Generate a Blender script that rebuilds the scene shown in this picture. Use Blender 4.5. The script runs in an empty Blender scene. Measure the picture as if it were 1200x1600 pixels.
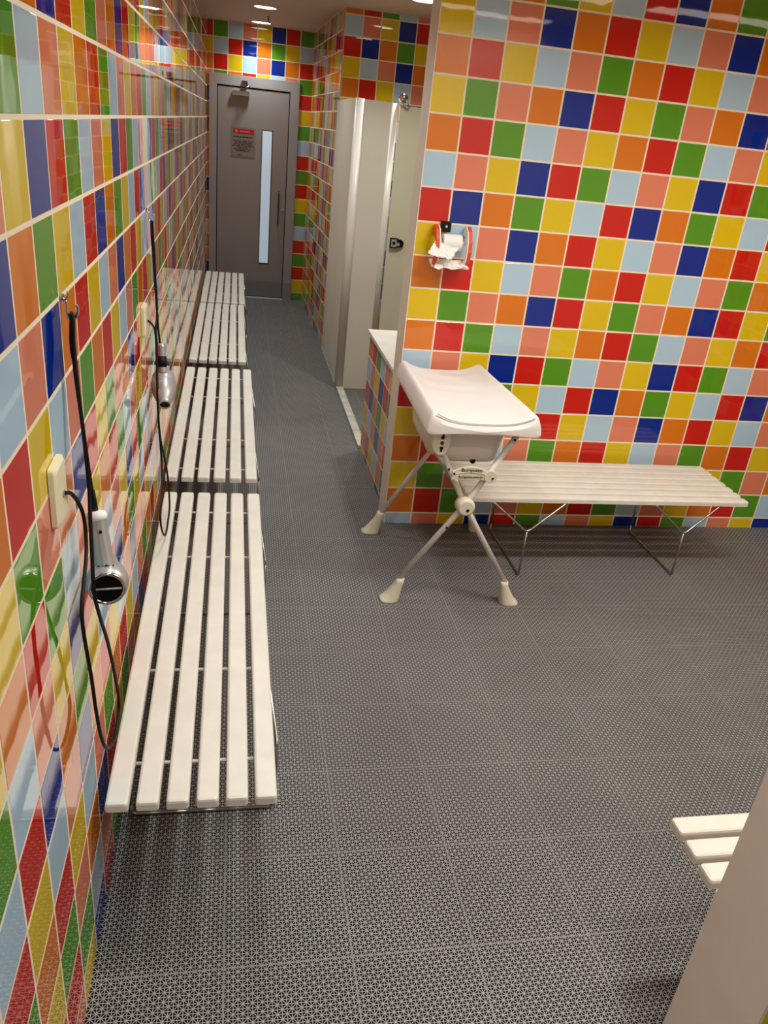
import bpy, bmesh, math, random
from mathutils import Vector, Matrix
random.seed(7)
U = 0.14                      # one wall-tile pitch in metres; all coordinates below are in tiles
scene = bpy.context.scene
COL = scene.collection

# ------------------------------------------------------------------ camera
cam_d = bpy.data.cameras.new('camera'); cam = bpy.data.objects.new('camera', cam_d); COL.objects.link(cam)
cam_d.sensor_fit = 'HORIZONTAL'; cam_d.sensor_width = 36.0; cam_d.lens = 36.0 * 1226.68 / 1200.0
cam_d.clip_start = 0.02; cam_d.clip_end = 100
Rc = [[0.98129, -0.16517, 0.09893], [0.01566, -0.44366, -0.89606], [0.1919, 0.88084, -0.43277]]
mw = Matrix(((Rc[0][0], -Rc[1][0], -Rc[2][0], 2.0869 * U),
             (Rc[0][1], -Rc[1][1], -Rc[2][1], -5.3597 * U),
             (Rc[0][2], -Rc[1][2], -Rc[2][2], 12.7539 * U), (0, 0, 0, 1)))
cam.matrix_world = mw
scene.camera = cam

# ------------------------------------------------------------------ exposure, world, light levels
vs = scene.view_settings
vs.view_transform = 'Standard'; vs.look = 'None'; vs.exposure = -0.04; vs.gamma = 1.0; vs.use_curve_mapping = False
world = bpy.data.worlds.new('world'); scene.world = world; world.use_nodes = True
world.node_tree.nodes['Background'].inputs[0].default_value = (1.0, 0.93, 0.85, 1)
world.node_tree.nodes['Background'].inputs[1].default_value = 0.005
DOWN_W = 5.2
BAY_W = 11.0
TUBE_W = 20.0
COOL = (0.88, 0.97, 1.0)
WARM = (1.0, 0.965, 0.905)
DOWNLIGHTS = [(3.6, 56.9, COOL, DOWN_W), (3.6, 48.6, COOL, DOWN_W), (3.6, 40.3, COOL, DOWN_W), (3.6, 32.0, COOL, DOWN_W),
              (3.6, 23.7, COOL, DOWN_W), (3.6, 15.4, COOL, DOWN_W * .9), (3.6, 7.1, COOL, DOWN_W * .6), (3.6, -1.2, COOL, DOWN_W * .55), (3.6, -7.2, COOL, DOWN_W * 2.4),  # last one added behind the camera to brighten the near wall's end face
              (10.8, 37.9, WARM, BAY_W), (10.8, 29.6, WARM, BAY_W)]
STRIPS = [(22.5, 9.3, .7), (13.0, 9.3, 1.55), (13.0, 1.8, .5)]
ZC = 18.6

# ------------------------------------------------------------------ materials
def lin(c):
    return tuple(((v / 255.0) / 12.92 if v / 255.0 <= 0.04045 else ((v / 255.0 + 0.055) / 1.055) ** 2.4) for v in c) + (1.0,)

def mat(name, rgb, rough=0.5, metal=0.0, spec=0.5, bump=None, mottled=0.0, emit=None, coat=0.0, trans=0.0, mscale=6.0):
    m = bpy.data.materials.new(name); m.use_nodes = True
    nt = m.node_tree; b = nt.nodes['Principled BSDF']
    b.inputs['Base Color'].default_value = lin(rgb)
    b.inputs['Roughness'].default_value = rough
    b.inputs['Metallic'].default_value = metal
    b.inputs['Specular IOR Level'].default_value = spec
    b.inputs['Coat Weight'].default_value = coat
    b.inputs['Transmission Weight'].default_value = trans
    tc = nt.nodes.new('ShaderNodeTexCoord')
    if mottled:
        n = nt.nodes.new('ShaderNodeTexNoise'); n.inputs['Scale'].default_value = mscale; n.inputs['Detail'].default_value = 5
        nt.links.new(tc.outputs['Object'], n.inputs['Vector'])
        r = nt.nodes.new('ShaderNodeMapRange'); r.inputs[1].default_value = .35; r.inputs[2].default_value = .65
        r.inputs[3].default_value = 1 - mottled; r.inputs[4].default_value = 1 + mottled * .5
        nt.links.new(n.outputs[0], r.inputs[0])
        h = nt.nodes.new('ShaderNodeHueSaturation'); h.inputs['Color'].default_value = lin(rgb)
        nt.links.new(r.outputs[0], h.inputs['Value']); nt.links.new(h.outputs[0], b.inputs['Base Color'])
    if bump:
        sc, st = bump[:2]
        n = nt.nodes.new('ShaderNodeTexNoise'); n.inputs['Scale'].default_value = sc; n.inputs['Detail'].default_value = bump[2] if len(bump) > 2 else 2
        nt.links.new(tc.outputs['Object'], n.inputs['Vector'])
        bp = nt.nodes.new('ShaderNodeBump'); bp.inputs['Strength'].default_value = 1.0; bp.inputs['Distance'].default_value = st
        nt.links.new(n.outputs[0], bp.inputs['Height']); nt.links.new(bp.outputs[0], b.inputs['Normal'])
    if emit:
        b.inputs['Emission Color'].default_value = lin(emit[0]); b.inputs['Emission Strength'].default_value = emit[1]
    return m

TB = (7.0, 0.00035)
TILE = {
 'Y': mat('yellow_tile', (219, 188, 24), .025, spec=.55, bump=TB), 'L': mat('light_blue_tile', (174, 203, 222), .025, spec=.55, bump=TB),
 'S': mat('salmon_tile', (220, 128, 98), .025, spec=.55, bump=TB), 'B': mat('navy_tile', (8, 42, 138), .025, spec=.55, bump=TB),
 'O': mat('orange_tile', (216, 118, 26), .025, spec=.55, bump=TB), 'R': mat('red_tile', (200, 32, 20), .025, spec=.55, bump=TB),
 'G': mat('green_tile', (86, 148, 30), .025, spec=.55, bump=TB)}
GROUT = mat('cream_grout', (236, 222, 196), .8)
PLASTER = mat('cream_plaster', (218, 206, 192), .7, mottled=.05)
CEILM = mat('ceiling_paint', (205, 190, 174), .75, mottled=.03)
PATTERN = ['YLSBOR', 'ORYLSG', 'YGSOBR', 'ORGLSY', 'LSYBRG', 'RBOGYL']
KEYS = 'YLSBORG'

WHITE_WOOD = mat('white_lacquered_slat', (217, 212, 200), .38, mottled=.05, mscale=14)
STEEL = mat('brushed_steel', (170, 165, 158), .28, metal=1.0)
WHITEROD = mat('pale_lit_rod', (225, 218, 206), .35)  # steel cross rods given a pale colour for the light falling on them
DARKSTEEL = mat('tarnished_steel', (120, 112, 104), .35, metal=1.0)
CHROME = mat('chrome', (215, 212, 208), .12, metal=1.0)
BLACK = mat('black_rubber', (10, 9, 9), .5, spec=.25)
SILVER = mat('silver_plastic', (182, 179, 177), .33, metal=.5)
PALEPLASTIC = mat('pale_beige_plastic', (214, 206, 182), .4)
SOCKETM = mat('ivory_plastic', (236, 226, 190), .3)
WHITETUBE = mat('white_painted_tube', (214, 208, 200), .3)
TUBM = mat('white_tub_plastic', (216, 208, 198), .42)
VINYL = mat('white_vinyl_pad', (224, 217, 212), .45, bump=(7.0, .010, 1.0))
DOORM = mat('grey_door_paint', (150, 141, 137), .38, bump=(60, .0002))
FRAMEM = mat('grey_frame_paint', (158, 152, 150), .38)
KICKM = mat('dull_kick_plate', (150, 150, 152), .35, metal=.6)
PANEL = mat('cream_laminate', (216, 211, 194), .5, mottled=.04, mscale=2)
PANEL2 = mat('greenish_laminate', (206, 205, 178), .5, mottled=.04, mscale=2)
POST = mat('pale_aluminium_post', (214, 210, 200), .35)
MARBLE = mat('white_marble', (224, 218, 206), .3, mottled=.08, mscale=9)
KERBM = mat('worn_stone_kerb', (186, 182, 168), .5, mottled=.25, mscale=12)
PAPER = mat('white_paper', (240, 236, 230), .8)
ORANGEP = mat('orange_plastic', (226, 78, 24), .3)
INK = mat('dark_ink', (40, 34, 26), .6)
REDP = mat('red_sign_print', (180, 28, 24), .5)
PLATE = mat('steel_sign_plate', (138, 128, 120), .4, metal=.2)
GLASSM = mat('frosted_glass', (196, 208, 216), .35, emit=((186, 208, 228), .42))  # even glow stands in for light coming from behind the pane
LAMPM = mat('lamp_diffuser', (255, 250, 240), .6, emit=((255, 246, 234), 9.0))

def floor_material():
    m = bpy.data.materials.new('perforated_grey_mat'); m.use_nodes = True
    nt = m.node_tree; N = nt.nodes; Lk = nt.links; b = N['Principled BSDF']
    tc = N.new('ShaderNodeTexCoord'); sp = N.new('ShaderNodeSeparateXYZ'); Lk.new(tc.outputs['Object'], sp.inputs[0])
    def M(op, a, c=None, d=None):
        n = N.new('ShaderNodeMath'); n.operation = op
        for k, v in enumerate((a, c, d)):
            if v is None: continue
            if isinstance(v, (int, float)): n.inputs[k].default_value = v
            else: Lk.new(v, n.inputs[k])
        return n.outputs[0]
    P = 2.175 * U
    u = M('FRACT', M('DIVIDE', M('SUBTRACT', sp.outputs[0], 4.27 * U - 40 * P), P))
    v = M('FRACT', M('DIVIDE', M('SUBTRACT', sp.outputs[1], 3.235 * U - 40 * P), P))
    K = 28.0
    s = M('MULTIPLY', u, K); t = M('MULTIPLY', v, K)
    def near(x): return M('ABSOLUTE', M('SUBTRACT', x, M('ROUND', x)))
    ds, dt = near(s), near(t)
    h1 = M('MULTIPLY', near(M('MULTIPLY', M('ADD', s, t), .5)), 1.4142)
    h2 = M('MULTIPLY', near(M('MULTIPLY', M('SUBTRACT', s, t), .5)), 1.4142)
    dmin = M('MINIMUM', M('MINIMUM', ds, dt), M('MINIMUM', h1, h2))
    star = M('SQRT', M('ADD', M('POWER', h1, 2.0), M('POWER', h2, 2.0)))
    dmin = M('MINIMUM', dmin, M('SUBTRACT', star, .09))
    eu = M('MINIMUM', u, M('SUBTRACT', 1.0, u)); ev = M('MINIMUM', v, M('SUBTRACT', 1.0, v)); e = M('MULTIPLY', M('MINIMUM', eu, ev), K)
    dmin = M('MINIMUM', dmin, M('SUBTRACT', e, .10))
    rr = N.new('ShaderNodeMapRange'); rr.inputs[1].default_value = .045; rr.inputs[2].default_value = .10
    rr.inputs[3].default_value = 1; rr.inputs[4].default_value = 0; Lk.new(dmin, rr.inputs[0]); web = rr.outputs[0]
    seam = M('GREATER_THAN', e, .07)
    noise = N.new('ShaderNodeTexNoise'); noise.inputs['Scale'].default_value = 3.0; noise.inputs['Detail'].default_value = 6
    Lk.new(tc.outputs['Object'], noise.inputs['Vector'])
    c1 = N.new('ShaderNodeMix'); c1.data_type = 'RGBA'; c1.inputs[6].default_value = lin((140, 138, 136)); c1.inputs[7].default_value = lin((168, 165, 161))
    Lk.new(noise.outputs[0], c1.inputs[0])
    c2 = N.new('ShaderNodeMix'); c2.data_type = 'RGBA'; c2.inputs[6].default_value = lin((20, 19, 19))  # dark underlay and depth shade of the holes, put into the colour
    Lk.new(M('MULTIPLY', web, M('ADD', M('MULTIPLY', seam, .75), .25)), c2.inputs[0]); Lk.new(c1.outputs[2], c2.inputs[7])
    Lk.new(c2.outputs[2], b.inputs['Base Color'])
    b.inputs['Roughness'].default_value = .42
    Lk.new(M('ADD', M('MULTIPLY', web, .45), .05), b.inputs['Specular IOR Level'])
    bp = N.new('ShaderNodeBump'); bp.inputs['Distance'].default_value = .0012; bp.inputs['Strength'].default_value = .5
    Lk.new(web, bp.inputs['Height']); Lk.new(bp.outputs[0], b.inputs['Normal'])
    return m
FLOORM = floor_material()

# ------------------------------------------------------------------ helpers
def tag(o, label=None, cat=None, group=None, kind=None):
    if label: o['label'] = label
    if cat: o['category'] = cat
    if group: o['group'] = group
    if kind: o['kind'] = kind
    return o

def empty(name, loc, label, cat, group=None):
    o = bpy.data.objects.new(name, None); COL.objects.link(o); o.empty_display_size = .05
    o.location = (loc[0] * U, loc[1] * U, loc[2] * U)
    return tag(o, label, cat, group)

class MB:
    """collects geometry in tile units and links it as one mesh object"""
    def __init__(s): s.v = []; s.f = []; s.mi = []; s.sm = []
    def add(s, vs, fs, mi=0, smooth=False):
        o = len(s.v); s.v += [tuple(x) for x in vs]
        for f in fs: s.f.append([i + o for i in f]); s.mi.append(mi); s.sm.append(smooth)
        return s
    def box(s, x0, x1, y0, y1, z0, z1, mi=0):
        v = [(x, y, z) for z in (z0, z1) for y in (y0, y1) for x in (x0, x1)]
        return s.add(v, [(0, 2, 3, 1), (4, 5, 7, 6), (0, 1, 5, 4), (2, 6, 7, 3), (0, 4, 6, 2), (1, 3, 7, 5)], mi)
    def loft(s, rings, mi=0, smooth=False, caps=True):
        n = len(rings[0]); v = [p for r in rings for p in r]; f = []
        for k in range(len(rings) - 1):
            for i in range(n):
                j = (i + 1) % n; f.append((k * n + i, k * n + j, (k + 1) * n + j, (k + 1) * n + i))
        s.add(v, f, mi, smooth)
        if caps:
            o = len(s.v) - len(v)
            s.f.append([o + i for i in reversed(range(n))]); s.mi.append(mi); s.sm.append(False)
            s.f.append([o + (len(rings) - 1) * n + i for i in range(n)]); s.mi.append(mi); s.sm.append(False)
        return s
    def tube(s, pts, r, n=10, mi=0, smooth_path=True, sub=6, radii=None):
        pts = [Vector(p) for p in pts]
        if smooth_path and len(pts) > 2:
            q = []; rad = []
            for i in range(len(pts) - 1):
                p0 = pts[max(i - 1, 0)]; p1 = pts[i]; p2 = pts[i + 1]; p3 = pts[min(i + 2, len(pts) - 1)]
                for k in range(sub):
                    t = k / sub
                    q.append(.5 * ((2 * p1) + (p2 - p0) * t + (2 * p0 - 5 * p1 + 4 * p2 - p3) * t * t + (3 * p1 - p0 - 3 * p2 + p3) * t ** 3))
                    if radii: rad.append(radii[i] * (1 - t) + radii[i + 1] * t)
            q.append(pts[-1]); 
            if radii: rad.append(radii[-1])
            pts = q; radii = rad if radii else None
        t0 = (pts[1] - pts[0]).normalized()
        up = Vector((0, 0, 1)) if abs(t0.z) < .9 else Vector((1, 0, 0))
        nrm = t0.cross(up).normalized(); rings = []
        for i, p in enumerate(pts):
            if i == 0: t = pts[1] - pts[0]
            elif i == len(pts) - 1: t = pts[-1] - pts[-2]
            else: t = (pts[i + 1] - pts[i]).normalized() + (pts[i] - pts[i - 1]).normalized()
            t.normalize(); nrm = (nrm - t * nrm.dot(t)); nrm.normalize(); b = t.cross(nrm)
            rr = radii[i] if radii else r
            if 0 < i < len(pts) - 1:
                c = (pts[i + 1] - pts[i]).normalized().dot(t); rr_ = rr / max(c, .5) if not smooth_path else rr
            else: rr_ = rr
            rings.append([tuple(p + nrm * math.cos(a) * rr_ + b * math.sin(a) * rr_) for a in [2 * math.pi * k / n for k in range(n)]])
        return s.loft(rings, mi, True)
    def disc(s, c, axis, r, h, n=28, mi=0, bev=0.0):
        c = Vector(c); a = Vector(axis).normalized()
        u = a.cross(Vector((0, 0, 1)) if abs(a.z) < .9 else Vector((1, 0, 0))).normalized(); w = a.cross(u)
        prof = [(r, 0), (r, h)] if not bev else [(r - bev, 0), (r, bev), (r, h - bev), (r - bev, h)]
        return s.loft([[tuple(c + a * z + (u * math.cos(t) + w * math.sin(t)) * q) for t in [2 * math.pi * k / n for k in range(n)]] for q, z in prof], mi, bool(bev))
    def revolve(s, c, axis, prof, n=28, mi=0, smooth=True, caps=True, sx=1.0):
        c = Vector(c); a = Vector(axis).normalized()
        u = a.cross(Vector((0, 0, 1)) if abs(a.z) < .9 else Vector((1, 0, 0))).normalized(); w = a.cross(u)
        return s.loft([[tuple(c + a * z + (u * math.cos(t) * sx + w * math.sin(t)) * q) for t in [2 * math.pi * k / n for k in range(n)]] for q, z in prof], mi, smooth, caps)
    def build(s, name, mats, parent=None, origin=None, autosmooth=True):
        if not isinstance(mats, (list, tuple)): mats = [mats]
        me = bpy.data.meshes.new(name)
        po = Vector((0, 0, 0))
        if parent is not None:
            q = parent
            while q is not None: po += q.location; q = q.parent
        og = Vector(origin) * U if origin else po
        me.from_pydata([tuple(Vector(v) * U - og) for v in s.v], [], s.f)
        for m in mats: me.materials.append(m)
        for p, mi, sm in zip(me.polygons, s.mi, s.sm): p.material_index = mi; p.use_smooth = sm
        bm = bmesh.new(); bm.from_mesh(me); bmesh.ops.recalc_face_normals(bm, faces=bm.faces); bm.to_mesh(me); bm.free()
        me.update()
        o = bpy.data.objects.new(name, me); COL.objects.link(o)
        o.location = og - po
        if parent is not None: o.parent = parent
        return o

def rrect(x0, x1, y0, y1, r, z, n=5):
    r = min(r, (x1 - x0) / 2 - 1e-4, (y1 - y0) / 2 - 1e-4); out = []
    for cx, cy, a0 in ((x1 - r, y0 + r, -90), (x1 - r, y1 - r, 0), (x0 + r, y1 - r, 90), (x0 + r, y0 + r, 180)):
        for k in range(n + 1):
            a = math.radians(a0 + 90 * k / n); out.append((cx + r * math.cos(a), cy + r * math.sin(a), z))
    return out

def bevel(o, w=.004, seg=2):
    m = o.modifiers.new('bevel', 'BEVEL'); m.width = w; m.segments = seg; m.limit_method = 'ANGLE'; m.angle_limit = math.radians(40)
    return o

def tile_surface(mb, P, du, dv, n, regions, pat, pu=1.0, pv=1.0, u_off=0.0, v_off=0.0, jit=.0012):
    """glazed tiles with bevelled edges standing proud of the grout; u,v in tiles along du,dv; grid lines at u_off+i*pu, v_off+j*pv"""
    P = Vector(P); du = Vector(du); dv = Vector(dv); n = Vector(n); g = .026; h = .004; bv = .007
    for (a0, a1, b0, b1) in regions:
        v = [P + du * a + dv * b + n * .001 for a, b in ((a0, b0), (a1, b0), (a1, b1), (a0, b1))]
        mb.add(v, [(0, 1, 2, 3)], 7)
        for i in range(math.floor((a0 - u_off) / pu), math.ceil((a1 - u_off) / pu)):
            for j in range(math.floor((b0 - v_off) / pv), math.ceil((b1 - v_off) / pv)):
                ua, ub = max(u_off + i * pu + g, a0), min(u_off + (i + 1) * pu - g, a1)
                va, vb = max(v_off + j * pv + g, b0), min(v_off + (j + 1) * pv - g, b1)
                if ub - ua < .05 or vb - va < .05: continue
                tx, ty = random.uniform(-jit, jit), random.uniform(-jit, jit)
                q = [(ua, va), (ub, va), (ub, vb), (ua, vb)]
                sg = [(1, 1), (-1, 1), (-1, -1), (1, -1)]
                lo = [P + du * a + dv * b for a, b in q]
                hi = [P + du * (a + s[0] * bv) + dv * (b + s[1] * bv) + n * (h - s[0] * tx - s[1] * ty) for (a, b), s in zip(q, sg)]
                mb.add(lo + hi, [(4, 5, 6, 7), (0, 1, 5, 4), (1, 2, 6, 5), (2, 3, 7, 6), (3, 0, 4, 7)], KEYS.index(pat(i, j)))
TM = [TILE[k] for k in KEYS] + [GROUT, PLASTER]

# ------------------------------------------------------------------ room shell
mb = MB(); mb.box(-1, 31, -11, 61, -.4, 0)
tag(mb.build('floor', FLOORM, origin=(0, 0, 0)), kind='structure')
mb = MB(); mb.box(-1, 31, -11, 61, ZC, ZC + .5)
tag(mb.build('ceiling', CEILM), kind='structure')

# left wall, plane x = 0
mb = MB(); mb.box(-1, -.002, -11, 60, 0, ZC, 8)
tile_surface(mb, (0, 0, 0), (0, 1, 0), (0, 0, 1), (1, 0, 0), [(-10.5, 58.88, 0, ZC)],
             lambda i, j: PATTERN[(4 - j) % 6][(3 + i) % 6], 1.0214, .9878, 3.8149, 12.5402 - .9878)
tag(mb.build('wall_left', TM), kind='structure')
# back wall with the door opening, plane y = 58.88
mb = MB(); YB = 58.88
mb.box(-1, 9, YB + .002, YB + 1.2, 0, ZC, 8)
tile_surface(mb, (0, YB, 0), (1, 0, 0), (0, 0, 1), (0, -1, 0), [(.0, .2, 0, ZC), (.2, 6.45, 15.3, ZC), (6.45, 7.8, 0, ZC)],
             lambda i, j: PATTERN[(4 - (j - 16)) % 6][(i - 1) % 6], 1, 1, .4148 + .0, .5975 + 1.0)
tag(mb.build('wall_back', TM), kind='structure')
# corridor wall on the right, slightly out of square
A = Vector((7.72, 44.12, 0)); B = Vector((7.38, 58.9, 0)); d = (B - A); Lc = d.length; d.normalize()
mb = MB(); mb.add([tuple(A + Vector((.003, 0, 0))), tuple(B + Vector((.003, 0, 0))), (9, 60, 0), (9, 44.12, 0),
                   (A.x + .003, A.y, ZC), (B.x + .003, B.y, ZC), (9, 60, ZC), (9, 44.12, ZC)],
                  [(0, 1, 5, 4), (1, 2, 6, 5), (2, 3, 7, 6), (0, 4, 7, 3), (0, 3, 2, 1), (4, 5, 6, 7)], 8)
tile_surface(mb, A, d, (0, 0, 1), (-1, -.02, 0), [(0, Lc, 0, ZC)], lambda i, j: PATTERN[(3 - j) % 6][(2 - i) % 6], 1, 1, .0, .6)
tag(mb.build('wall_corridor', TM), kind='structure')
# wall behind the shower stalls
mb = MB(); mb.box(7.72, 21, 44.12, 45, 0, ZC, 8)
tile_surface(mb, (7.74, 44.1, 0), (1, 0, 0), (0, 0, 1), (0, -1, 0), [(0, 13, 0, ZC)],
             lambda i, j: PATTERN[(3 - (j - 18)) % 6][i % 6], 1, 1, 0, .6 - .28)
tag(mb.build('wall_shower', TM), kind='structure')
mb = MB(); mb.box(20.5, 21, 20.8, 44.12, 0, ZC, 8)
tile_surface(mb, (20.5, 20.8, 0), (0, 1, 0), (0, 0, 1), (-1, 0, 0), [(0, 23.2, 0, ZC)], lambda i, j: PATTERN[(3 - j) % 6][i % 6])
tag(mb.build('wall_bay_side', TM), kind='structure')
# big wall facing the room, y = 19.712
XR, YR, ZR = 7.5694, 19.712, .4317
mb = MB(); mb.box(XR, 30.6, YR + .004, 20.85, 0, ZC, 8)
tile_surface(mb, (XR, YR, 0), (1, 0, 0), (0, 0, 1), (0, -1, 0), [(0, 23, 0, ZC)],
             lambda i, j: PATTERN[(15 - j) % 6][i % 6], 1, 1, 0, ZR)
tag(mb.build('wall_center', TM), kind='structure')
# near wall with its plaster end face
mb = MB(); mb.box(XR, 30.6, -1.16, -.05, 0, ZC, 8)
tile_surface(mb, (XR, -1.164, 0), (1, 0, 0), (0, 0, 1), (0, -1, 0), [(0, 23, 0, ZC)], lambda i, j: 'YYOYYS'[(i + j) % 6] if i == 0 else PATTERN[(15 - j) % 6][i % 6], 1, 1, 0, ZR)
tag(mb.build('wall_near', TM), kind='structure')
mb = MB(); mb.box(30.2, 31, -11, 20.8, 0, ZC, 8)
tile_surface(mb, (30.2, -10.5, 0), (0, 1, 0), (0, 0, 1), (-1, 0, 0), [(0, 31, 0, ZC)], lambda i, j: PATTERN[(15 - j) % 6][i % 6])
tag(mb.build('wall_right', TM), kind='structure')
mb = MB(); mb.box(-1, 31, -11, -10.5, 0, ZC)
tag(mb.build('wall_rear', mat('grey_brown_paint', (132, 120, 108), .7)), kind='structure')
# low tiled wall and its marble top
mb = MB(); mb.box(7.70, 10.4, 20.86, 26.85, 0, 5.2, 8)
tile_surface(mb, (7.70, 26.85, 0), (0, -1, 0), (0, 0, 1), (-1, 0, 0), [(0, 5.98, 0, 5.2)],
             lambda i, j: PATTERN[(3 + 4 - j) % 6][i % 6], 1, 1, 0, .3)
tile_surface(mb, (7.70, 26.86, 0), (1, 0, 0), (0, 0, 1), (0, 1, 0), [(0, 2.7, 0, 5.2)], lambda i, j: PATTERN[(7 - j) % 6][i % 6], 1, 1, 0, .3)
tag(mb.build('wall_low', TM), kind='structure')
mb = MB(); mb.box(7.60, 10.45, 20.86, 26.95, 5.2, 5.37)
tag(bevel(mb.build('marble_top', MARBLE), .004), 'white marble slab capping the low tiled wall beside the corridor', 'counter top')
mb = MB(); mb.box(7.62, 7.98, 26.95, 35.7, 0, .16)
mb.box(7.62, 7.9, 35.7, 44.1, 0, .1)
tag(bevel(mb.build('trim_1', KERBM), .003), kind='structure')

# ------------------------------------------------------------------ corridor door
dr = empty('door_1', (3.3, YB, 0), None, None); dr['kind'] = 'structure'
mb = MB(); yf = YB - .16
mb.add([(.14, yf, 0), (.68, yf, 0), (.68, yf, 14.7), (5.85, yf, 14.7), (5.85, yf, 0), (6.5, yf, 0), (6.5, yf, 15.38), (.14, yf, 15.38),
        (.14, YB, 0), (.68, YB, 0), (.68, YB, 14.7), (5.85, YB, 14.7), (5.85, YB, 0), (6.5, YB, 0), (6.5, YB, 15.38), (.14, YB, 15.38)],
       [(0, 1, 2, 7), (2, 3, 6, 7), (3, 4, 5, 6), (0, 8, 9, 1), (1, 9, 10, 2), (2, 10, 11, 3), (3, 11, 12, 4), (4, 12, 13, 5), (5, 13, 14, 6), (6, 14, 15, 7), (7, 15, 8, 0),
        (8, 15, 10, 9), (15, 14, 11, 10), (14, 13, 12, 11)])
bevel(mb.build('door_frame', FRAMEM, dr), .002)
mb = MB(); mb.box(.74, 5.79, YB - .09, YB, .16, 14.62)
leaf = bevel(mb.build('door_leaf', DOORM, dr), .002)
mb = MB(); mb.box(.68, 5.85, YB - .03, YB + .0, .0, 14.7)
mb.build('door_gap', BLACK, dr)
mb = MB(); mb.box(3.95, 4.63, YB - .12, YB - .085, 2.74, 12.02)
mb.build('glass', GLASSM, leaf)
mb = MB()
mb.box(3.88, 3.95, YB - .125, YB - .085, 2.67, 12.09); mb.box(4.63, 4.70, YB - .125, YB - .085, 2.67, 12.09)
mb.box(3.95, 4.63, YB - .125, YB - .085, 2.67, 2.74); mb.box(3.95, 4.63, YB - .125, YB - .085, 12.02, 12.09)
mb.build('glazing_bead', DARKSTEEL, leaf)
mb = MB(); mb.tube([(5.27, YB - .09, 8.0), (5.27, YB - .3, 7.95), (5.27, YB - .42, 7.7), (5.27, YB - .42, 6.0), (5.27, YB - .3, 5.75), (5.27, YB - .09, 5.7)], .055)
mb.build('door_handle', mat('dark_steel_handle', (96, 88, 82), .3, metal=.9), leaf)
mb = MB(); mb.disc((5.63, YB - .08, 6.75), (0, -1, 0), .09, .06)
mb.build('lock', CHROME, leaf)
mb = MB(); mb.box(.78, 5.76, YB - .1, YB - .085, .2, 1.38)
mb.build('kick_plate', KICKM, leaf)
mb = MB(); mb.box(5.87, 6.52, YB - .2, YB - .15, 0, 1.35)
mb.build('frame_guard', mat('light_guard', (150, 150, 152), .4, metal=.3), dr)
mb = MB(); mb.box(.68, 5.85, YB - .25, YB - .1, 0, .1)
mb.build('threshold', mat('pale_threshold', (215, 212, 200), .5), dr)
mb = MB(); mb.box(1.75, 2.95, YB - .42, YB - .09, 14.12, 14.42)
cl = bevel(mb.build('door_closer', CHROME, dr), .004)
mb = MB(); mb.tube([(2.4, YB - .5, 14.42), (2.55, YB - .75, 14.5), (2.9, YB - .6, 14.75), (2.65, YB - .2, 14.98)], .05, smooth_path=False)
mb.disc((2.4, YB - .3, 14.4), (0, 0, 1), .12, .14); mb.box(2.4, 2.8, YB - .3, YB - .15, 14.85, 15.08)
mb.build('closer_arm', DARKSTEEL, cl)

sg = empty('door_notice', (2.58, YB - .1, 11.15), 'small metal notice with a red header on the grey door', 'sign')
mb = MB(); mb.box(1.70, 3.46, YB - .12, YB - .09, 10.15, 12.12); mb.build('plate', PLATE, sg)
mb = MB(); mb.box(1.84, 3.34, YB - .125, YB - .12, 11.66, 12.0); mb.build('red_header', REDP, sg)
mb = MB(); mb.disc((2.07, YB - .125, 11.83), (0, -1, 0), .12, .004, 18)
for x, w in ((2.32, .7),): mb.box(x, x + w, YB - .13, YB - .125, 11.79, 11.88)
mb.build('header_symbol', mat('pale_red_print', (208, 110, 100), .6), sg)
mb = MB()
rl = random.Random(3)
for z, a, b, hh in [(11.46, 1.86, 3.3, .09), (11.2, 1.86, 3.3, .05), (11.09, 2.0, 3.2, .05), (10.98, 1.9, 3.25, .05), (10.87, 1.78, 3.36, .05), (10.76, 2.15, 3.0, .05), (10.65, 1.95, 3.2, .05), (10.54, 2.05, 3.1, .05), (10.26, 2.2, 2.5, .04)]:
    x = a; mb = MB()
    while x < b - .05:
        w = min(rl.uniform(.08, .3), b - x); mb.box(x, x + w, YB - .126, YB - .12, z - hh / 2, z + hh / 2); x += w + .045
    mb.build('printed_line', INK, sg)

# ------------------------------------------------------------------ shower stall partitions
st = empty('shower_stall', (8.6, 36, 0), 'cream laminate shower stall with rounded posts and black door lock', 'shower stall')
mb = MB(); mb.box(7.64, 7.82, 36.0, 44.08, .1, 14.12); mb.build('side_panel', PANEL, st)
mb = MB(); mb.loft([rrect(7.55, 8.0, 35.7, 36.15, .2, .0, 8), rrect(7.55, 8.0, 35.7, 36.15, .2, 14.1, 8)], smooth=True); mb.build('corner_post', POST, st)
mb = MB(); mb.box(7.98, 9.3, 35.82, 36.02, .02, 14.08); mb.build('front_panel', PANEL, st)
mb = MB(); mb.loft([rrect(9.26, 9.62, 35.78, 36.05, .12, .02, 8), rrect(9.26, 9.62, 35.78, 36.05, .12, 14.06, 8)], smooth=True)
mb.build('door_post', POST, st)
mb = MB(); mb.box(9.68, 14.2, 35.82, 36.0, .6, 14.0); sd = mb.build('stall_door', PANEL2, st)
mb = MB(); mb.loft([[(9.82, y, 7.55), (10.12, y, 7.55), (10.3, y, 7.6), (10.4, y, 7.78), (10.3, y, 7.98), (10.12, y, 8.03), (9.82, y, 8.03)] for y in (35.83, 35.68)])
mb.disc((10.33, 35.83, 7.78), (0, -1, 0), .19, .12); lk = mb.build('lock', BLACK, sd)
mb = MB(); mb.box(9.87, 10.14, 35.65, 35.69, 7.61, 7.97); mb.disc((10.22, 35.7, 7.74), (0, -1, 0), .09, .05, 14); mb.build('lock_plate', SILVER, lk)
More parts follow.
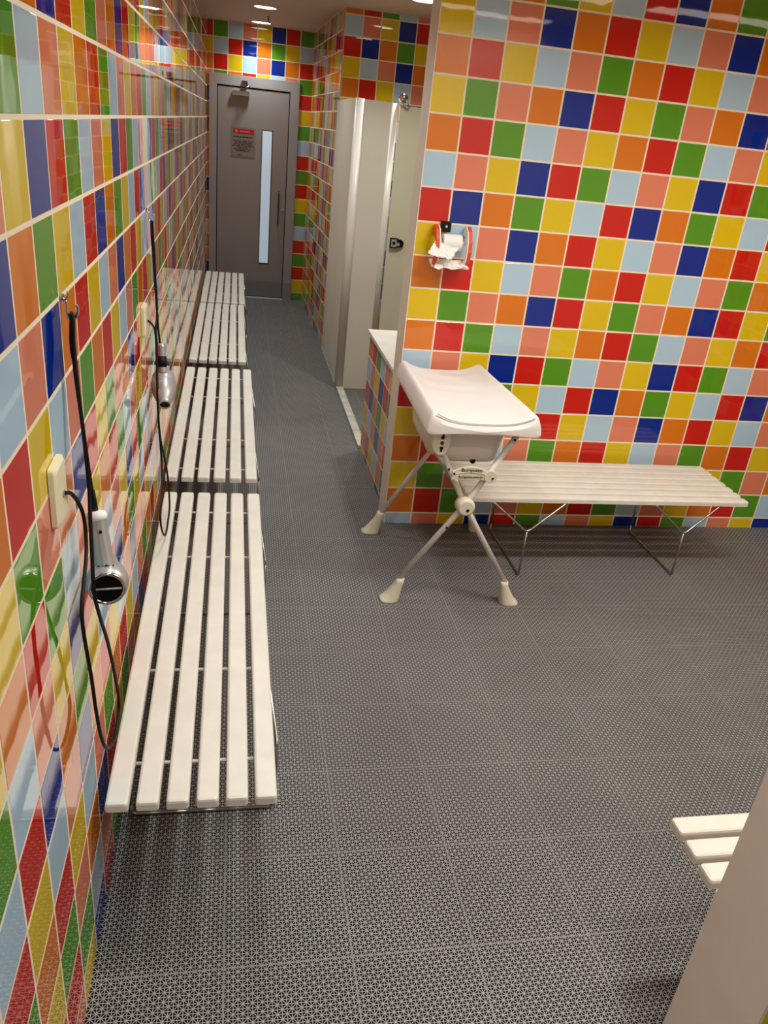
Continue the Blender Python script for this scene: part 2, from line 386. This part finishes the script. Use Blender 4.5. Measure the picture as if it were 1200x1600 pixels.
mb = MB(); mb.disc((10.0, 35.66, 7.79), (0, -1, 0), .08, .02, 14); mb.build('lock_indicator', BLACK, lk)
mb = MB(); mb.revolve((9.78, 35.75, 14.1), (0, 0, 1), [(.05, -.1), (.09, 0), (.2, .08), (.24, .2), (.2, .33), (.08, .4)], 16)
mb.tube([(9.8, 35.75, 14.15), (9.95, 35.6, 14.05), (10.1, 35.7, 13.95)], .06)
mb.build('top_hinge', CHROME, st)

# ------------------------------------------------------------------ slatted benches
def bench(origin, rot, L, nslat, depth, label, ztop=2.8, legs=(2.39, None), rods=None):
    """local frame: slats run along +a (0..L), rows stacked along +b (0 wall side .. depth room side)"""
    t = empty('slatted_bench', (origin[0], origin[1], 0), label, 'bench', 'white slatted benches')
    c, s = math.cos(rot), math.sin(rot)
    def T(p): return (origin[0] + c * p[0] - s * p[1], origin[1] + s * p[0] + c * p[1], p[2])
    def fix(mb): mb.v = [T(v) for v in mb.v]; return mb
    w = .36; pitch = (depth - w) / (nslat - 1)
    mb = MB()
    for k in range(nslat):
        b0 = k * pitch; b1 = b0 + w; z0 = ztop - .17
        mb.loft([rrect(0, L, b0, b1, .05, z0), rrect(0, L, b0, b1, .06, ztop - .05),
                 rrect(.012, L - .012, b0 + .015, b1 - .015, .06, ztop - .015), rrect(.045, L - .045, b0 + .045, b1 - .045, .05, ztop)], smooth=False)
    fix(mb).build('seat', WHITE_WOOD, t)
    zr = ztop - .21
    for a in rods:
        mb = MB(); mb.tube([(a, .06, zr), (a, depth - .05, zr)], .032, smooth_path=False); fix(mb).build('cross_rod', WHITEROD, t)
    for (a0, a1) in legs:
        am = (a0 + a1) / 2; mb = MB(); r = .035
        for b, sgn in ((depth - .06, 1), (.06, -1)):
            e = b + .20 * sgn if sgn > 0 else .03
            mb.tube([(a0, b, zr), (a0 + .1, b + (.03 if sgn > 0 else 0), zr - .02), (am - .12, e, 1.74), (am, e, 1.68), (am + .12, e, 1.74), (a1 - .1, b + (.03 if sgn > 0 else 0), zr - .02), (a1, b, zr)], r, 8, smooth_path=False)
            mb.tube([(am, e, 1.7), (am, e, .12)], r, 8, smooth_path=False)
        lo, hi = .03, depth + .13
        mb.tube([(am, hi, .3), (am, hi, .1), (am, hi - .08, .04), (am, lo + .08, .04), (am, lo, .1), (am, lo, .3)], r, 8, smooth_path=False)
        fix(mb).build('leg', DARKSTEEL if rot == 0 else STEEL, t)
    return t
import math as _m
def left_bench(y0, x0, x1, L, label):
    return bench((x0, y0 + L), -_m.pi / 2, L, 6, x1 - x0, label, legs=((.95, 3.5), (L - 3.68, L - 1.1)), rods=(.95, 3.5, L - 3.68, L - 1.1))
left_bench(4.24, .2, 2.92, 11.8, 'white slatted bench nearest the camera along the left tiled wall')
left_bench(17.12, .12, 2.88, 11.85, 'white slatted bench by the left wall, second from the camera')
left_bench(30.17, .14, 2.68, 12.2, 'white slatted bench by the left wall, third from the camera')
left_bench(42.75, .14, 2.74, 10.3, 'white slatted bench at the corridor end, nearest the grey door')
bench((19.27, 19.23), _m.pi, 9.87, 7, 3.15, 'white slatted bench against the bright tiled wall behind the changing table',
      legs=((.98, 3.42), (6.5, 9.05)), rods=(.98, 3.42, 6.5, 9.05))
bench((9.53, .16), 0, 11.5, 7, 3.15, 'white slatted bench half hidden behind the plaster wall end, lower right',
      legs=((1.1, 3.6), (8, 10.4)), rods=(1.6, 3.9, 8, 10.4))

# ------------------------------------------------------------------ folding baby changing table
ct = empty('changing_table', (8.85, 16.8, 0), 'white folding baby changing table on crossed tube legs', 'changing table')
def pad():
    mb = MB(); rings = []
    Y0, Y1 = 13.95, 19.25; nv = 56
    for iv in range(nv + 1):
        v = iv / nv; y = Y0 + (Y1 - Y0) * v
        endd = min(v, 1 - v) * (Y1 - Y0); ef = min(1, endd / .22); ef = math.sqrt(max(0, 1 - (1 - ef) ** 2))
        xl = 7.18 + .10 * v; xr = 10.56 - .32 * v
        xc = (xl + xr) / 2; hw = (xr - xl) / 2
        prof = []
        for q in range(25):
            u = -1 + 2 * q / 24
            au = abs(u)
            if au < .86: z = 5.93 + .30 * (au / .86) ** 3.2 + .016 * math.sin(y * 8 + u * 1.5 + math.sin(y * 2.3)) * math.exp(-(u / .6) ** 2) * min(1, max(0, v - .25) * 2)
            else:
                k = (au - .86) / .14; z = 5.64 + .59 * math.sqrt(max(0, 1 - k ** 2.2))
            z += .05 * v
            prof.append((xc + hw * u, z))
        zb = 5.62 + .05 * v
        bot = [(xc + hw * u, zb - .05 * (abs(u) > .8)) for u in (.93, .8, .4, 0, -.4, -.8, -.93)]
        ring = []
        for x, z in prof: ring.append((xc + (x - xc) * (.97 + .03 * ef), y, zb + (z - zb) * (.35 + .65 * ef)))
        for x, z in bot: ring.append((x, y, z))
        rings.append(ring)
    mb.loft(rings, 0, True)
    return mb
pd = pad().build('pad', VINYL, ct)
m_ = pd.modifiers.new('sub', 'SUBSURF'); m_.levels = 1; m_.render_levels = 2
# seam along the near end of the pad
mb = MB(); pts = []
for q in range(25):
    u = (-1 + 2 * q / 24) * .84; au = abs(u); z = 5.93 + .27 * (au / .86) ** 3.2 if au < .86 else 5.66 + .53 * math.sqrt(max(0, 1 - ((au - .86) / .14) ** 2.2))
    pts.append((8.87 + 1.66 * u, 14.03, z + .0))
mb.tube(pts, .018, 6, sub=2); mb.build('piping', mat('seam', (205, 198, 190), .6), pd)
mb = MB()
mb.loft([rrect(7.36, 9.85, 14.5, 16.80, .55, 5.66, 8), rrect(7.34, 9.8, 14.5, 16.75, .55, 5.4, 8), rrect(7.36, 9.74, 14.53, 16.70, .55, 5.15, 8), rrect(7.5, 9.68, 14.57, 16.60, .5, 4.88, 8),
         rrect(7.8, 9.62, 14.62, 16.50, .35, 4.66, 8), rrect(8.0, 9.56, 14.68, 16.40, .3, 4.57, 8), rrect(8.15, 9.45, 14.9, 17.0, .25, 4.54, 8)], smooth=True)
tub = mb.build('bath_tub', TUBM, ct)
mb = MB(); mb.disc((8.86, 14.82, 4.6), (0, -1, 0), .08, .2); mb.build('drain_plug', BLACK, tub)

# legs: near X and far X
rt = .085
nearL = [(7.08, 14.5, .75), (8.74, 14.36, 3.34), (10.02, 14.36, 5.66)]
nearR = [(10.42, 14.3, .7), (8.74, 14.5, 3.34), (7.72, 14.5, 5.25)]
farL = [(7.2, 18.98, .6), (8.85, 18.95, 3.3), (9.9, 18.95, 5.6)]
farR = [(10.75, 19.25, .6), (8.85, 19.1, 3.3), (7.75, 19.0, 5.3)]
for pth in (nearL, nearR, farL, farR):
    mb = MB(); mb.tube(pth, rt, 12, smooth_path=False); mb.build('leg', WHITETUBE, ct)
def foot(top, bx0, bx1, by0, by1, sx):
    mb = MB(); n = 16; rings = []
    T = Vector(top)
    for k, (f, z) in enumerate([(0, 0), (0, .05), (.12, .08), (.45, .3), (.75, .52), (.95, .68), (1, .8)]):
        cx = (bx0 + bx1) / 2 * (1 - f) + T.x * f; cy = (by0 + by1) / 2 * (1 - f) + T.y * f
        hx = (bx1 - bx0) / 2 * (1 - f) ** 1.2 + .12 * f; hy = (by1 - by0) / 2 * (1 - f) + .12 * f
        if k == 0: pass
        rings.append([(cx + hx * math.copysign(abs(math.cos(a)) ** .7, math.cos(a)), cy + hy * math.copysign(abs(math.sin(a)) ** .7, math.sin(a)), z) for a in [2 * math.pi * i / n for i in range(n)]])
    mb.loft(rings, smooth=True); return mb
foot((7.14, 14.5, .8), 6.58, 7.15, 14.3, 14.85, -1).build('foot', PALEPLASTIC, ct)
foot((10.36, 14.3, .8), 10.33, 10.92, 14.1, 14.65, 1).build('foot', PALEPLASTIC, ct)
foot((7.27, 18.98, .8), 6.64, 7.26, 18.75, 19.25, -1).build('foot', PALEPLASTIC, ct)
foot((10.68, 19.25, .8), 10.66, 11.1, 19.0, 19.4, 1).build('foot', PALEPLASTIC, ct)
for y in (14.16, 18.85):
    mb = MB(); mb.disc((8.74 if y < 16 else 8.85, y + .42, 3.32), (0, -1, 0), .27, .44, 24, bev=.07)
    hb = mb.build('pivot_hub', PALEPLASTIC, ct)
    mb = MB(); mb.disc((8.78 if y < 16 else 8.89, y - .02, 3.26), (0, -1, 0), .045, .02, 10); mb.build('screw', BLACK, hb)
for y, yy in ((14.2, 14.56), (18.85, 19.2)):
    mb = MB(); dx = 0 if y < 16 else .35; out = [(7.5, 5.66), (7.98, 5.66), (8.0, 5.2), (7.95, 5.02), (7.82, 4.9), (7.68, 4.9), (7.54, 5.02), (7.48, 5.2)]
    mb.loft([[(x + dx, yc, z) for x, z in out] for yc in (y, yy)])
    br = bevel(mb.build('bracket', PALEPLASTIC, ct), .006, 3)
    if y < 16:
        mb = MB()
        for z in (5.44, 5.28, 5.13): mb.disc((7.76, y - .004, z), (0, -1, 0), .055, .004, 14)
        mb.box(7.74, 7.8, y - .008, y, 5.44, 5.56); mb.box(7.73, 7.79, y - .008, y, 5.02, 5.14)
        mb.build('lock_symbols', INK, br)
# arched label plate between the near legs
mb = MB(); top = []; bot = []
for k in range(13):
    f = k / 12; x = 8.16 + 1.1 * f
    top.append((x, 4.46 + .16 * math.sin(math.pi * f) - .02 * f)); bot.append((x, 4.2 + .05 * math.sin(math.pi * f) - .02 * f))
mb.loft([[(x, yc, z) for x, z in top] + [(x, yc, z) for x, z in reversed(bot)] for yc in (14.16, 14.24)])
mb.disc((9.3, 14.24, 4.32), (0, -1, 0), .19, .1, 20)
lp = bevel(mb.build('label_plate', PALEPLASTIC, ct), .002)
for q in ((9.36, 14.14, 4.28), (8.22, 14.155, 4.4)):
    mb = MB(); mb.disc(q, (0, -1, 0), .03, .02, 10); mb.build('screw', BLACK, lp)
mb = MB(); mb.tube([(8.2 + 1.0 * k / 8, 14.155, 4.38 + .07 * math.sin(math.pi * k / 8)) for k in range(9)], .012, 6); mb.build('plate_ridge', PALEPLASTIC, lp)
def text(body, size, loc, rotz, parent, material, name='lettering', rotx=math.pi / 2, ext=.0005):
    cu = bpy.data.curves.new(name, 'FONT'); cu.body = body; cu.size = size * U; cu.align_x = 'CENTER'; cu.align_y = 'CENTER'; cu.extrude = ext
    tmp = bpy.data.objects.new('tmp_text', cu); COL.objects.link(tmp)
    dg = bpy.context.evaluated_depsgraph_get(); me = bpy.data.meshes.new_from_object(tmp.evaluated_get(dg))
    bpy.data.objects.remove(tmp); me.materials.clear(); me.materials.append(material); me.name = name
    o = bpy.data.objects.new(name, me); COL.objects.link(o)
    po = Vector((0, 0, 0)); q = parent
    while q is not None: po += q.location; q = q.parent
    o.parent = parent; o.location = Vector(loc) * U - po; o.rotation_euler = (rotx, 0, rotz)
    return o
text('Burigotto', .16, (8.72, 14.15, 4.51), 0, lp, INK)
text('burigotto.com.br', .105, (8.72, 14.15, 4.31), 0, lp, INK)
for q in ((9.86, 14.27, 5.42), (8.12, 14.4, 4.42), (8.28, 14.3, 2.62)):
    mb = MB(); mb.disc(q, (0, -1, 0), .035, .02, 10); mb.build('rivet', BLACK, ct)

# wire on the wall behind the table
mb = MB(); pts = [(7.98 + .32 * math.cos(a) * (.5 + a / 30), 19.55, 5.05 + .22 * math.sin(a) * (.5 + a / 30)) for a in [k * .5 for k in range(34)]]
mb.tube(pts, .014, 6, sub=2); tag(mb.build('wire_coil', DARKSTEEL, origin=(7.98, 19.55, 5.05)), 'small loose coil of thin wire behind the changing table, by the wall edge', 'wire')

# ------------------------------------------------------------------ paper dispenser on the wall
dp = empty('paper_dispenser', (8.7, 19.7, 9.9), 'orange and white wall holder for a paper roll on the tiled wall', 'paper holder')
def arm(x0, x1, m, nm):
    mb = MB(); prof = [(19.7, 10.35), (19.45, 10.42), (19.2, 10.3), (19.02, 10.0), (18.98, 9.7), (19.05, 9.4), (19.22, 9.22), (19.35, 9.25), (19.22, 9.5), (19.2, 9.75), (19.3, 10.0), (19.45, 10.12), (19.7, 10.1)]
    mb.loft([[(x, y, z) for y, z in prof] for x in (x0, x1)]); return bevel(mb.build(nm, m, dp), .002)
arm(9.12, 9.24, ORANGEP, 'arm'); arm(9.085, 9.12, PAPER, 'arm_lining')
arm(8.1, 8.2, ORANGEP, 'arm'); arm(8.2, 8.24, PAPER, 'arm_lining')
mb = MB(); mb.box(8.33, 8.62, 19.5, 19.7, 10.2, 10.5); bk = mb.build('mount_block', BLACK, dp)
mb = MB(); mb.disc((8.47, 19.5, 10.36), (0, -1, 0), .04, .02, 10); mb.build('screw', CHROME, bk)
mb = MB(); mb.tube([(8.2, 19.33, 9.93), (9.14, 19.33, 9.93)], .05, smooth_path=False); mb.build('spindle', PAPER, dp)
mb = MB(); mb.loft([[(8.08, y, z), (9.24, y, z)] + [(9.24, y2, z2), (8.08, y2, z2)] for y, z, y2, z2 in [(19.7, 9.3, 19.7, 9.36), (19.2, 9.18, 19.2, 9.24)]])
mb.build('tray', PAPER, dp)
rl_ = empty('paper_roll', (8.66, 19.33, 9.93), 'white paper roll mounted in the orange wall holder', 'paper roll')
mb = MB(); prof = [(.08, 0), (.24, 0), (.24, .58), (.08, .58), (.08, 0)]
mb.revolve((8.36, 19.33, 9.93), (1, 0, 0), prof, 32, smooth=False, caps=False); mb.build('roll', PAPER, rl_)
def sheet(name, corners, parent, amp, seed, label=None, cat=None):
    rg = random.Random(seed); n = 9; P = [Vector(c) for c in corners]; v = []
    for i in range(n):
        for j in range(n):
            a, b = i / (n - 1), j / (n - 1)
            p = (P[0] * (1 - a) + P[1] * a) * (1 - b) + (P[3] * (1 - a) + P[2] * a) * b
            v.append(p + Vector((rg.uniform(-amp, amp) * .5, rg.uniform(-amp, amp), rg.uniform(-amp, amp))))
    mb = MB(); mb.add(v, [(i * n + j, i * n + j + 1, (i + 1) * n + j + 1, (i + 1) * n + j) for i in range(n - 1) for j in range(n - 1)])
    o = mb.build(name, PAPER, parent); s = o.modifiers.new('solid', 'SOLIDIFY'); s.thickness = .0008
    if label: tag(o, label, cat)
    return o
sheet('loose_sheet', [(8.1, 19.15, 9.98), (8.85, 19.12, 9.78), (8.55, 18.8, 9.5), (7.82, 18.85, 9.62)], rl_, .035, 4)
sheet('paper_tissue', [(8.25, 19.4, 9.42), (9.15, 19.4, 9.4), (9.2, 18.95, 9.26), (8.1, 18.9, 9.2)], None, .05, 9,
      'crumpled white paper lying in the tray under the paper roll', 'tissue paper')

# ------------------------------------------------------------------ wall hooks, sockets, hair dryers
def hook(y, label):
    mb = MB(); mb.disc((0.014, y, 10.56), (1, 0, 0), .05, .03, 14)
    mb.tube([(.03, y, 10.56), (.07, y, 10.5), (.07, y - .01, 10.4), (.09, y - .02, 10.33), (.14, y - .02, 10.31), (.19, y - .02, 10.36), (.205, y - .02, 10.44), (.19, y - .02, 10.49)], .02, 8)
    mb.tube([(.05, y, 10.52), (.09, y, 10.6), (.1, y, 10.64)], .018, 8)
    return tag(mb.build('wall_hook', CHROME, origin=(0, y, 10.4)), label, 'hook', 'wall hooks for the hair dryers')
hook(4.9, 'bent chrome hook on the left tiled wall, nearer one, holding a black cord')
hook(15.08, 'bent chrome hook on the left tiled wall, farther one, holding a black cord')
def socket(y0, y1, z0, z1, label):
    t = empty('wall_socket', (0, (y0 + y1) / 2, (z0 + z1) / 2), label, 'socket', 'wall sockets')
    mb = MB()
    def ring(x, i): return [(x, a, b) for a, b, _ in rrect(y0 + i, y1 - i, z0 + i, z1 - i, .06, 0)]
    mb.loft([ring(.012, 0), ring(.075, 0), ring(.105, .05)]); mb.build('cover_plate', SOCKETM, t)
    mb = MB(); mb.disc((.1, (y0 + y1) / 2 + .02, z0 + .36), (1, 0, 0), .05, .02, 14); mb.build('cord_entry', mat('socket_grey', (170, 165, 140), .5), t)
socket(3.42, 3.98, 8.12, 8.9, 'ivory wall socket plate nearest the camera, cord coming out')
socket(13.35, 13.92, 7.95, 8.66, 'ivory wall socket plate behind the farther hair dryer')
def cord(pts, name_label, r=.028, extra=()):
    mb = MB(); mb.tube(pts, r, 8, sub=8)
    for e in extra: mb.tube(e, r, 8, sub=8)
    return mb

def dryer(label, build):
    t = empty('hair_dryer', build['o'], label, 'hair dryer', 'silver hair dryers hanging on the left wall')
    build['f'](t)
    return t
def d1(t):
    # head: short barrel, grille end towards the room and camera, nozzle away
    ax = Vector((.12, -.97, .04)).normalized(); c = Vector((.44, 4.36, 6.86))
    mb = MB(); mb.revolve(c, ax, [(.10, -.62), (.13, -.6), (.16, -.42), (.2, -.3), (.255, -.15), (.285, 0), (.28, .12), (.25, .2), (.235, .215)], 32)
    body = mb.build('body', SILVER, t)
    mb = MB(); mb.revolve(c, ax, [(.24, .205), (.24, .245), (.205, .245), (.205, .2)], 32, caps=False); mb.build('grille_ring', CHROME, body)
    mb = MB(); mb.disc(c + ax * .216, ax, .206, .006, 32); mb.build('grille', mat('black_mesh', (16, 15, 12), .9, spec=.1), body)
    w = ax.cross(Vector((0, 0, 1))).normalized()
    mb = MB(); e = w * .19; mb.tube([c + ax * .235 - e, c + ax * .235 + e], .016, 8, smooth_path=False); mb.build('grille_bar', SILVER, body)
    mb = MB()
    for k, (a, b) in enumerate([(-.09, .1), (-.03, .1), (.04, .1), (.1, .1)]):
        u = w * a; v = ax.cross(w); q = c + ax * b + u + (v * -1 if v.z < 0 else v) * .276
        mb.disc(q, Vector((0, 0, 1)), .014, .012, 6)
    mb.build('printed_marks', INK, body)
    # handle up
    h0 = c + Vector((0, -.02, .12)); h1 = Vector((.31, 4.62, 7.72))
    mb = MB(); dd = (h1 - h0)
    mb.tube([h0, h0 + dd * .3, h0 + dd * .7, h1], .12, 14, radii=[.15, .125, .12, .13], sub=4)
    hd = mb.build('handle', SILVER, t)
    mb = MB(); mb.revolve(h1, dd.normalized(), [(.13, -.06), (.14, 0), (.12, .06), (.05, .08)], 20); mb.build('handle_cap', PAPER, hd)
    for f, rr_ in ((.8, .12), (.22, .135)):
        q = h0 + dd * f + Vector((.3, -.95, 0)) * rr_; mb = MB(); mb.disc(q, (.3, -.95, 0), .022, .02, 10); mb.build('screw', BLACK, hd)
    s1 = [(.13, 4.86, 10.36), (.12, 4.78, 10.01), (.15, 4.76, 9.69), (.19, 4.68, 9.22), (.23, 4.6, 8.74), (.26, 4.6, 8.27), (.29, 4.6, 7.85), (.3, 4.62, 7.72)]
    s2 = [(.30, 4.62, 7.74), (.27, 4.56, 8.27), (.24, 4.56, 8.74), (.20, 4.62, 9.22), (.16, 4.68, 9.69), (.15, 4.74, 10.01), (.15, 4.82, 10.33), (.13, 4.88, 10.37)]
    s3 = [(.12, 3.72, 8.48), (.16, 3.91, 8.38), (.2, 4.15, 8.1), (.23, 4.2, 7.85), (.26, 4.03, 7.52), (.28, 3.62, 7.28), (.29, 3.36, 7.12), (.3, 3.27, 6.8), (.33, 3.39, 5.95), (.34, 3.47, 5.35), (.35, 3.63, 4.75), (.36, 3.93, 4.26), (.37, 4.48, 3.92), (.38, 5.0, 4.02), (.38, 5.03, 4.41), (.36, 4.61, 5.58), (.34, 4.16, 6.44), (.33, 3.97, 6.92), (.31, 4.11, 7.37), (.28, 4.33, 7.83), (.26, 4.5, 8.22), (.22, 4.6, 8.9), (.17, 4.7, 9.6), (.13, 4.84, 10.3), (.13, 4.9, 10.37)]
    mb = cord(s1, '', .026, (s2, s3)); mb.tube([(.27, 4.6, 8.1), (.3, 4.62, 7.72)], .045, 10, smooth_path=False)
    mb.build('cord', BLACK, t)
def d2(t):
    c = Vector((.36, 14.72, 6.38)); ax = Vector((.1, -.95, -.48)).normalized()
    mb = MB(); mb.revolve(c, ax, [(.08, -.62), (.18, -.52), (.28, -.32), (.32, -.05), (.3, .2), (.23, .42), (.155, .58), (.145, .68), (.125, .68), (.12, .55)], 32, caps=False)
    mb.disc(c - ax * .6, ax, .08, .02, 16); body = mb.build('body', SILVER, t)
    mb = MB(); mb.disc(c + ax * .62, ax, .125, .02, 24); mb.build('nozzle_opening', BLACK, body)
    mb = MB(); mb.tube([c + Vector((-.02, .1, .3)), (.32, 14.9, 7.0), (.3, 15.0, 7.4)], .1, 14, radii=[.12, .1, .1], sub=4); hd = mb.build('handle', SILVER, t)
    mb = MB(); mb.tube([(.322, 14.86, 6.84), (.31, 14.94, 7.1)], .118, 14, smooth_path=False); mb.build('handle_band', BLACK, hd)
    s1 = [(.13, 15.05, 10.34), (.12, 15.2, 9.94), (.14, 15.22, 9.49), (.17, 15.13, 8.91), (.2, 15.13, 8.29), (.22, 15.12, 7.81), (.26, 15.04, 7.4)]
    s2 = [(.15, 15.05, 10.34), (.16, 15.12, 9.94), (.18, 15.1, 9.49), (.2, 15.0, 8.91), (.22, 14.98, 8.29), (.2, 14.8, 7.81), (.22, 14.65, 7.44), (.24, 14.34, 6.55), (.25, 14.3, 5.55), (.26, 14.53, 4.75), (.3, 14.3, 4.2), (.4, 13.0, 4.1), (.42, 12.3, 3.9), (.44, 12.3, 3.5), (.46, 13.0, 2.98), (.46, 13.9, 2.93), (.45, 14.6, 3.1), (.38, 14.9, 3.9), (.28, 14.5, 4.9), (.26, 14.2, 5.61), (.25, 14.12, 6.3), (.22, 14.5, 7.14), (.2, 14.6, 7.77), (.16, 14.31, 8.04), (.12, 13.71, 8.27)]
    mb = cord(s1, '', .026, (s2,)); mb.build('cord', BLACK, t)
dryer('silver hair dryer with a round black grille, hanging nearest the camera', {'o': (.4, 4.5, 6.8), 'f': d1})
dryer('silver hair dryer farther along the wall, nozzle pointing down', {'o': (.36, 14.7, 6.4), 'f': d2})

# ------------------------------------------------------------------ ceiling lights
LABELS = {0: 'round recessed ceiling light just before the grey door', 1: 'round recessed ceiling light second from the grey door',
          9: 'round recessed ceiling light over the shower bay, cut by the top edge'}
def area(name, parent, size, power, color, shape='DISK', size_y=None, spread=120):
    l = bpy.data.lights.new(name, 'AREA'); l.shape = shape; l.size = size; l.energy = power; l.color = color; l.spread = math.radians(spread)
    if size_y: l.size_y = size_y
    o = bpy.data.objects.new(name, l); COL.objects.link(o); o.parent = parent
    return o
for k, (x, y, c, wt) in enumerate(DOWNLIGHTS):
    t = empty('ceiling_light', (x, y, ZC), LABELS.get(k, 'unseen round recessed ceiling light out of the picture above the corridor'), 'ceiling light', 'recessed ceiling lights')
    mb = MB(); mb.revolve((x, y, ZC), (0, 0, -1), [(.74, 0), (.74, .05), (.66, .06), (.64, .02)], 32, caps=False); mb.build('trim_ring', POST, t)
    mb = MB(); mb.disc((x, y, ZC - .01), (0, 0, -1), .64, .02, 32); mb.build('diffuser', LAMPM, t)
    a = area('lamp', t, 0.9 * U, wt, c); a.location = (0, 0, -.05 * U)
for x, y, f in STRIPS:
    t = empty('strip_light', (x, y, ZC), 'long ceiling strip light above the changing area, out of the picture', 'ceiling light', 'ceiling strip lights')
    mb = MB(); mb.box(x - 3.9, x + 3.9, y - .8, y + .8, ZC - .18, ZC); bevel(mb.build('housing', POST, t), .005)
    mb = MB(); mb.box(x - 3.8, x + 3.8, y - .6, y + .6, ZC - .22, ZC - .18); mb.build('diffuser', mat('strip_diffuser', (255, 246, 232), .6, emit=((255, 240, 220), 4.0)), t)
    a = area('lamp', t, 7.4 * U, TUBE_W * f, WARM, 'RECTANGLE', 1.1 * U, 160); a.location = (0, 0, -.26 * U)
# sprinkler head
t = empty('sprinkler', (3.95, 53.3, ZC), 'small metal sprinkler head on the ceiling between two round lights', 'sprinkler')
mb = MB(); mb.disc((3.95, 53.3, ZC), (0, 0, -1), .1, .03, 16); mb.tube([(3.95, 53.3, ZC), (3.95, 53.3, ZC - .3)], .04, smooth_path=False); mb.disc((3.95, 53.3, ZC - .3), (0, 0, -1), .1, .03, 12)
mb.build('sprinkler_head', DARKSTEEL, t)
